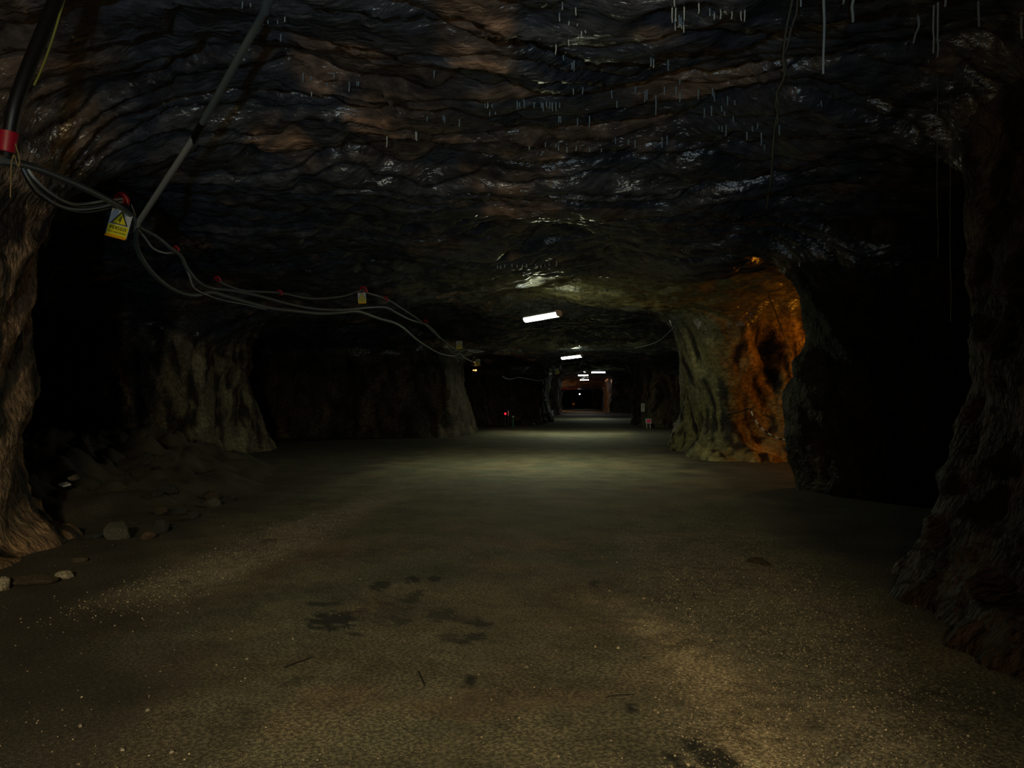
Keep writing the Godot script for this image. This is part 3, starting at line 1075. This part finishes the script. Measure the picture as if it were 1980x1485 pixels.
func warning_sign(px: float, py: float, depth: float, width: float, tilt: float, turn: float, label: String) -> void:
	var t := thing("warning_sign", label, "sign", at(px, py, depth))
	t.rotation_degrees = Vector3(0, turn, tilt)
	var w := width
	var h := width * 1.3
	part("plate", box(w, h, 0.006), M.white, t)
	var pn := part("panel", box(w * 0.96, h * 0.40, 0.002), M.yellow, t)
	pn.position = Vector3(0, -h * 0.28, 0.004)
	var tri := func(s: float) -> PackedVector2Array: return PackedVector2Array([Vector2(0, s), Vector2(s * 0.87, -s * 0.5), Vector2(-s * 0.87, -s * 0.5)])
	var a := part("triangle_border", prism(tri.call(w * 0.47), 0.002), M.black, t)
	a.position = Vector3(0, h * 0.13, 0.0042)
	var b := part("triangle", prism(tri.call(w * 0.36), 0.002), M.yellow, t)
	b.position = Vector3(0, h * 0.12, 0.006)
	var k := w * 0.14
	var bolt := part("bolt", prism(PackedVector2Array([Vector2(k * 0.2, k * 1.4), Vector2(k * 0.55, k * 1.3), Vector2(k * 0.15, k * 0.25), Vector2(k * 0.5, k * 0.25), Vector2(-k * 0.1, -k * 1.2), Vector2(-k * 0.05, -k * 0.15), Vector2(-k * 0.45, -k * 0.1)]), 0.002), M.black, t)
	bolt.position = Vector3(0, h * 0.10, 0.0078)
	var lip := part("lip", box(w * 0.98, 0.035 * w / 0.25, 0.006), M.ochre, t)
	lip.position = Vector3(0, -h * 0.5 - 0.006, 0.012)
	lip.rotation_degrees.x = -30
	for e in [["PERIGO", 0.2, -0.20], ["ELECTROCUSSÃO", 0.095, -0.36]]:
		var tm := TextMesh.new()
		tm.text = e[0]
		var f := SystemFont.new()
		f.font_names = PackedStringArray(["Droid Sans"])
		f.font_weight = 700
		tm.font = f
		tm.font_size = 64
		tm.pixel_size = w * e[1] / 64.0 * 1.1
		tm.depth = 0.002
		var tx := part("lettering", tm, M.black, t)
		tx.position = Vector3(0, h * e[2], 0.006)
	for s in [-1, 1]:
		part("hanger", tube_mesh(PackedVector3Array([Vector3(s * w * 0.35, h * 0.46, 0), Vector3(s * w * 0.18, h * 0.62, -0.01)]), 0.004), M.wire, t)

func build_signs() -> void:
	warning_sign(231, 432, 7.9, 0.235, -14.0, 12.0, "largest yellow and white warning sign, tilted, on the cables at left")
	warning_sign(700, 576, 14.8, 0.165, 4.0, 10.0, "second warning sign, yellow and white, hanging straight below a red tie")
	warning_sign(888, 667, 28.5, 0.24, 0.0, 8.0, "third warning sign, above the meeting cables at the dark pillar")
	warning_sign(924, 700, 33.0, 0.21, 0.0, 0.0, "fourth warning sign, alone just right of the cable ends")
	warning_sign(1077, 718, 48.0, 0.27, 12.0, 0.0, "farthest warning sign, tilted, at the end of the white cable")

func nth(k: int) -> String:
	var units := ["first", "second", "third", "fourth", "fifth", "sixth", "seventh", "eighth", "ninth", "tenth", "eleventh", "twelfth", "thirteenth", "fourteenth", "fifteenth", "sixteenth", "seventeenth", "eighteenth", "nineteenth"]
	var tens := ["twentieth", "thirtieth", "fortieth"]
	var stems := ["twenty", "thirty", "forty"]
	if k < 19:
		return units[k]
	var t := (k + 1) / 10 - 2
	return tens[t] if (k + 1) % 10 == 0 else stems[t] + "-" + units[(k + 1) % 10 - 1]

func build_straws() -> void:
	var big := [[1593, -30, 143, 0.010, "longest white salt straw hanging at upper right"], [1649, -30, 43, 0.011, "thick short salt straw right of the longest one"], [1548, -30, 13, 0.008, "salt straw tip left of the longest one beside the twisted wires"],
		[1630, -26, 8, 0.008, "salt straw tip just right of the longest straw"], [1774, 36, 84, 0.010, "crooked salt straw hanging before the black opening at upper right"], [1806, 28, 103, 0.006, "left straw of the close thin pair at upper right"],
		[1814, 22, 110, 0.006, "right straw of the close thin pair at upper right"], [1892, 18, 52, 0.009, "salt straw hanging below the pale rock at the upper right corner"], [1976, 48, 75, 0.010, "salt straw at the right edge of the upper right corner"], [1828, -30, 13, 0.008, "salt straw tip at the top above the close thin pair"]]
	for e in big:
		var top := roof_hit(e[0], e[1], 2.6)
		var d := -top.z
		var way := [top + Vector3(0, 0.06, 0)]
		for k in 5:
			var y := lerpf(e[1], e[2], (k + 1) / 5.0)
			way.append(at(e[0] + rng.randf_range(-2.0, 2.0) + (4.0 - k * 3.0 if e[0] == 1774 else 0.0), y, d))
		rod("salt_straw", smooth(way, 4), e[3], e[3] * 0.75, M.straw, e[4], "stalactite", "", 7)
	var rows := {
		"short salt straw in the row under the broad central ledge": [[938, 200, 8], [943, 200, 9], [952, 202, 6], [1000, 199, 12], [1005, 200, 9], [1014, 197, 11], [1033, 199, 9], [1047, 200, 8], [1050, 202, 12], [1057, 200, 8], [1063, 201, 9], [1068, 202, 12], [1075, 200, 14], [1082, 201, 7]],
		"small salt straw on the central ledges below the broad ledge": [[826, 222, 12], [857, 225, 8], [860, 228, 8], [888, 232, 12], [947, 218, 6], [958, 215, 6], [1081, 229, 8], [1084, 229, 8], [1117, 231, 11], [1140, 230, 14]],
		"small salt straw on the lower ceiling ledge right of centre": [[1023, 281, 8], [1055, 278, 6], [1075, 280, 6], [1080, 282, 8], [1096, 284, 10], [1114, 281, 10], [1140, 283, 10], [1163, 284, 9], [1190, 270, 8], [1215, 272, 8], [1228, 275, 10], [1280, 272, 12], [1290, 270, 10]],
		"small salt straw on the left part of the upper ceiling": [[469, 8, 8], [485, 8, 6], [518, 38, 8], [537, 40, 6], [551, 36, 6], [543, 72, 8], [586, 146, 12], [602, 146, 10], [646, 143, 9], [632, 158, 8], [602, 178, 8], [675, 160, 16], [690, 158, 8], [693, 158, 8], [840, 138, 12], [806, 262, 10], [804, 260, 10], [748, 266, 18], [760, 178, 6]],
		"salt straw at the top of the ceiling, right of centre": [[1082, 22, 18], [1087, 4, 14], [1100, 40, 8], [1113, 15, 14], [1116, 42, 8], [1124, 58, 14], [1132, 56, 8], [1100, 78, 10], [1075, 88, 16], [1090, 108, 8], [1303, 0, 12], [1300, 22, 20], [1305, 44, 14], [1307, 24, 16], [1313, 40, 12], [1317, 42, 12], [1322, 50, 12], [1323, 20, 18]],
		"salt straw in the thicket on the brown right-hand ledge": [[1110, 122, 14], [1106, 128, 6], [1109, 170, 12], [1127, 172, 9], [1183, 175, 14], [1193, 200, 8], [1229, 170, 10], [1247, 178, 18], [1251, 176, 16], [1259, 117, 10], [1264, 118, 12], [1268, 190, 30], [1285, 172, 10], [1292, 126, 10], [1307, 172, 10], [1315, 184, 12], [1315, 155, 8], [1350, 172, 18], [1378, 175, 10], [1381, 183, 12], [1407, 188, 14], [1421, 192, 10], [1362, 212, 14], [1376, 210, 13], [1395, 205, 10], [1401, 215, 8]],
		"salt straw on the dark ledges left of the twisted wires": [[1351, 18, 8], [1372, 20, 10], [1381, 25, 12], [1393, 22, 14], [1415, 24, 12], [1433, 25, 14], [1440, 24, 16], [1404, 246, 16], [1390, 242, 8], [1396, 244, 10], [1418, 228, 8], [1455, 246, 8], [1465, 240, 8], [1472, 266, 14], [1478, 280, 10], [1444, 262, 8], [1507, 250, 10], [1588, 195, 10]],
		"tiny salt straw on the lit ledge above the nearest lamp": [[962, 514, 5], [968, 513, 6], [976, 512, 5], [990, 511, 5], [1000, 512, 5], [1010, 512, 5], [1018, 512, 4], [1036, 510, 5], [1046, 512, 5], [1054, 512, 4], [1062, 509, 5], [1076, 508, 5], [1112, 557, 6], [1120, 558, 6], [1128, 560, 5], [1160, 562, 6], [1170, 560, 5]],
	}
	for label in rows:
		var list: Array = rows[label]
		list.sort_custom(func(a, b): return a[0] < b[0])
		for q in list.size():
			var e: Array = list[q]
			var top := roof_hit(e[0], e[1], 3.5)
			var d := -top.z
			var len: float = e[2] * d / FOCAL * 1.1
			var way := [top + Vector3(0, 0.05, 0), top + Vector3(rng.randf_range(-0.003, 0.003), -len * 0.5, 0), top + Vector3(rng.randf_range(-0.005, 0.005), -len, 0)]
			rod("salt_straw", PackedVector3Array(way), clampf(0.0011 * d, 0.005, 0.012), clampf(0.0008 * d, 0.004, 0.01), M.straw, label + ", %s from the left" % nth(q), "stalactite", label.replace("salt straw ", "salt straws "), 6)

func stone(px: float, py: float, size: Vector3, kind: int, turn: float, label: String, group := "") -> void:
	var p := ground(px, py)
	var o := part("stone", stone_mesh(size), M.stone[kind], self)
	o.position = p + Vector3(0, size.y * 0.2, 0)
	o.rotation_degrees.y = turn
	tag(o, label, "stone", group)

func build_ground_things() -> void:
	stone(228, 1042, Vector3(0.34, 0.34, 0.3), 0, 20, "grey pointed stone slab standing at the foot of the spoil heap")
	stone(286, 1042, Vector3(0.17, 0.13, 0.15), 1, 60, "pinkish blocky stone right of the pointed slab")
	stone(314, 1030, Vector3(0.22, 0.24, 0.2), 2, 10, "dark grey boulder behind the pinkish stone")
	stone(126, 1117, Vector3(0.19, 0.09, 0.13), 3, 0, "pale flat stone alone on the floor at left")
	stone(3, 1140, Vector3(0.16, 0.16, 0.16), 3, 45, "pale stone cut by the left edge of the picture")
	stone(152, 1086, Vector3(0.16, 0.08, 0.14), 4, 30, "small brown stone between the pale flat stone and the rock foot")
	stone(52, 1128, Vector3(0.5, 0.13, 0.3), 4, 10, "low broad brown stone left of the pale flat stone")
	stone(182, 1040, Vector3(0.26, 0.1, 0.2), 2, 80, "low dark slab left of the pointed slab")
	stone(372, 1003, Vector3(0.16, 0.16, 0.16), 2, 15, "dark stone at the right end of the spoil heap foot")
	stone(334, 1022, Vector3(0.14, 0.07, 0.12), 2, 70, "small flat dark stone right of the dark boulder")
	stone(233, 945, Vector3(0.5, 0.42, 0.5), 0, 35, "large pale streaked boulder half buried high on the spoil heap")
	stone(1462, 1087, Vector3(0.2, 0.07, 0.16), 4, 0, "dark clod of earth at the edge of the black opening")
	stone(1480, 1092, Vector3(0.14, 0.06, 0.12), 4, 50, "smaller dark clod right of the other clod")
	var xs := []
	for k in 46:
		xs.append(rng.randf_range(70, 470))
	xs.sort()
	for k in 46:
		var px: float = xs[k]
		var py := lerpf(1020, 890, rng.randf())
		if px > 330:
			py = minf(py, 1000.0 - (px - 330.0) * 0.25)
		var s := rng.randf_range(0.07, 0.24)
		stone(px, py, Vector3(s * rng.randf_range(0.9, 1.5), s * rng.randf_range(0.6, 1.0), s), [2, 2, 4, 0][rng.randi() % 4], rng.randf_range(0, 180), "broken dark stone loose on the spoil heap, %s from the left" % nth(k), "loose stones on the spoil heap")
	var spots := [[432, 1018], [566, 1236], [447, 1236], [478, 1275], [155, 1406], [236, 1452], [332, 1456], [308, 1134], [308, 1155], [648, 1008], [1018, 1291], [1378, 1396], [1164, 1078], [285, 1375]]
	spots.sort_custom(func(a, b): return a[0] < b[0])
	for q in spots.size():
		var e: Array = spots[q]
		var o := part("pebble", stone_mesh(Vector3(0.025, 0.016, 0.022), 7, 6), M.stone[3], self)
		o.position = ground(e[0], e[1]) + Vector3(0, 0.005, 0)
		tag(o, "white pebble loose on the dirt road, %s from the left" % nth(q), "pebble", "white pebbles on the road")
	rod("stick", PackedVector3Array([ground(550, 1292) + Vector3(0, 0.006, 0), ground(580, 1281) + Vector3(0, 0.008, 0), ground(604, 1272) + Vector3(0, 0.006, 0)]), 0.005, 0.004, M.stick, "thin dark stick lying left of the other stick on the road", "stick")
	rod("stick", PackedVector3Array([ground(809, 1300) + Vector3(0, 0.006, 0), ground(814, 1313) + Vector3(0, 0.008, 0), ground(821, 1327) + Vector3(0, 0.006, 0)]), 0.005, 0.004, M.stick, "short dark stick pointing away in the middle of the road", "stick")
	rod("twig", smooth([ground(1170, 1350) + Vector3(0, 0.005, 0), ground(1195, 1347) + Vector3(0, 0.009, 0), ground(1226, 1345) + Vector3(0, 0.005, 0)]), 0.003, 0.003, M.stick, "faint brown twig near the gravel at the lower right", "twig")
	# litter on the heap
	var la := part("paper_scrap", box(0.16, 0.05, 0.1), M.rust, self)
	la.position = ground(88, 950) + Vector3(0, 0.03, 0)
	la.rotation_degrees = Vector3(8, 20, 6)
	tag(la, "orange scrap of litter on the dark spoil heap", "litter")
	var lb := part("paper_scrap", box(0.13, 0.025, 0.1), M.white, self)
	lb.position = ground(125, 941) + Vector3(0, 0.03, 0)
	lb.rotation_degrees = Vector3(10, -30, -8)
	tag(lb, "white scrap of litter right of the orange scrap", "litter")
	# gravel
	var mm := MultiMesh.new()
	mm.transform_format = MultiMesh.TRANSFORM_3D
	mm.use_colors = true
	mm.mesh = stone_mesh(Vector3(1.0, 0.75, 0.9), 8, 4)
	var places: Array[Transform3D] = []
	var cols: Array[Color] = []
	for k in 260000:
		var d := 2.9 + 12.0 * pow(rng.randf(), 2.0)
		var x := rng.randf_range(-5.5, 4.2)
		var g := gravel_at(x, d)
		if rng.randf() > 0.02 + 0.6 * g:
			continue
		var s := 0.0022 + 0.006 * pow(rng.randf(), 3.0)
		if rng.randf() < 0.015:
			s *= 2.0
		var b := Basis.from_euler(Vector3(rng.randf_range(-0.4, 0.4), rng.randf() * TAU, rng.randf_range(-0.4, 0.4))).scaled(Vector3(s, s, s) * 1.9)
		places.append(Transform3D(b, Vector3(x, floor_y(x, -d) + s * 0.2, -d)))
		var v := rng.randf_range(0.2, 0.9)
		if rng.randf() < 0.012:
			v = 1.6
		cols.append(Color(0.40 * v, 0.335 * v, 0.24 * v))
	mm.instance_count = places.size()
	for k in places.size():
		mm.set_instance_transform(k, places[k])
		mm.set_instance_color(k, cols[k])
	var mi := MultiMeshInstance3D.new()
	mi.name = "gravel"
	mi.multimesh = mm
	var gm := plain(Color.WHITE, 0.85)
	gm.vertex_color_use_as_albedo = true
	mi.material_override = gm
	add_child(mi)
	tag(mi, "loose fine gravel strewn over the dirt road", "gravel", "", "stuff")

func build_far_things() -> void:
	# board on a stand by the right pillar
	var b := thing("notice_board", "small white board with a pink patch on a stand by the right pillar", "sign", Vector3(at(1254, 826, 42.0).x, floor_y(3.8, -42.0), -42.0))
	part("board", box(0.32, 0.26, 0.03), M.white, b).position = Vector3(0, 0.42, 0)
	part("patch", box(0.24, 0.17, 0.01), M.pink, b).position = Vector3(0.01, 0.42, 0.02)
	for s in [-1, 1]:
		part("leg", box(0.03, 0.34, 0.03), M.housing, b).position = Vector3(0.1 * s, 0.15, -0.03)
	var k := thing("bucket", "small black bucket standing right of the pink sign", "bucket", Vector3(at(1262, 826, 42.3).x, floor_y(4.0, -42.3), -42.3))
	var cy := CylinderMesh.new()
	cy.top_radius = 0.12
	cy.bottom_radius = 0.09
	cy.height = 0.26
	part("pail", cy, M.black, k).position.y = 0.13
	part("handle", tube_mesh(smooth([Vector3(-0.12, 0.25, 0), Vector3(-0.08, 0.35, 0), Vector3(0.08, 0.35, 0), Vector3(0.12, 0.25, 0)]), 0.008), M.wire, k)
	var w := thing("switch_box", "small white box fixed on the right pillar above the pink sign", "box", at(1243, 788, 45.0))
	part("case", box(0.22, 0.5, 0.12), M.housing, w)
	part("cover", box(0.16, 0.2, 0.03), M.cable_pale, w).position = Vector3(0, 0.08, 0.07)
	# white post
	var p := thing("bollard", "little white post standing at the left edge of the far road", "post", Vector3(at(1068, 800, 74.0).x, floor_y(-2.9, -74.0), -74.0))
	part("post", tube_mesh(PackedVector3Array([Vector3(0, 0.1, 0), Vector3(0, 0.6, 0), Vector3(0, 0.68, 0)]), 0.11, 0.09, 12), M.white, p)
	part("foot", tube_mesh(PackedVector3Array([Vector3(0, 0.0, 0), Vector3(0, 0.1, 0)]), 0.2, 0.16, 12), M.cable, p)
	# red lamp and green post in the left crosscut
	var r := thing("marker_lamp", "small red light glowing in the dark crosscut on the left", "lamp", at(977, 800, 43.0))
	var s := SphereMesh.new()
	s.radius = 0.07
	s.height = 0.14
	part("red_lens", s, M.red_glow, r)
	part("stand", box(0.05, 0.75, 0.05), M.black, r).position.y = -0.42
	var rl := OmniLight3D.new()
	rl.name = "red_light"
	rl.light_color = Color(1.0, 0.12, 0.25)
	rl.light_energy = 0.02
	rl.light_size = 0.07
	rl.omni_range = 10.0
	rl.omni_attenuation = 2.0
	rl.shadow_enabled = true
	r.add_child(rl)
	var g := thing("post", "dark green post right of the red light", "post", Vector3(at(992, 812, 43.0).x, floor_y(-4.0, -43.0), -43.0))
	part("shaft", tube_mesh(PackedVector3Array([Vector3(0, 0, 0), Vector3(0, 0.6, 0), Vector3(0, 0.72, 0)]), 0.07, 0.065, 10), M.green, g)
	part("cap", tube_mesh(PackedVector3Array([Vector3(0, 0.7, 0), Vector3(0, 0.76, 0)]), 0.085, 0.08, 10), M.cable_pale, g)
	var st := thing("reflector", "thin pale reflector strip just right of the red light", "reflector", at(983, 799, 43.2))
	part("strip", box(0.06, 0.3, 0.03), M.cable_pale, st)
	part("stake", box(0.04, 0.75, 0.03), M.black, st).position.y = -0.5
	# twin emergency lamp
	var e := thing("twin_lamp", "pair of small warm lights below the fourth warning sign", "lamp", at(918, 716, 45.5))
	part("case", box(0.3, 0.1, 0.1), M.black, e).position.z = -0.08
	for k2 in [[-0.08, 0.05], [0.06, 0.075]]:
		var hs := SphereMesh.new()
		hs.radius = k2[1]
		hs.height = k2[1] * 1.6
		part("light_head", hs, M.warm_glow, e).position.x = k2[0]
	var el := OmniLight3D.new()
	el.name = "twin_light"
	el.light_color = Color(1.0, 0.78, 0.5)
	el.light_energy = 0.02
	el.light_size = 0.07
	el.omni_range = 10.0
	el.omni_attenuation = 2.0
	el.shadow_enabled = true
	e.add_child(el)
	el.position.z = 0.12
	var j := thing("junction_box", "small grey box above the farthest warning sign", "box", at(1084, 710, 48.0))
	part("case", box(0.11, 0.24, 0.08), M.cable_pale, j)
	part("conduit", tube_mesh(PackedVector3Array([Vector3(0, 0.1, 0), Vector3(0, 0.9, 0)]), 0.02), M.cable, j)
	# beam and plate beyond the archway
	var bm := part("beam", tube_mesh(PackedVector3Array([at(1086, 751, 114.0), at(1103, 752, 114.0), at(1121, 749, 114.0)]), 0.15, -1.0, 6), M.rust, self)
	tag(bm, "rust red beam under the ceiling inside the far archway", "beam")
	var yp := thing("plate", "dull yellow plate deep inside the far archway", "sign", at(1109, 781, 136.0))
	part("face", box(0.5, 0.4, 0.03), M.ochre, yp)
	part("pole", box(0.06, 1.2, 0.05), M.wire, yp).position = Vector3(0, -0.6, -0.04)
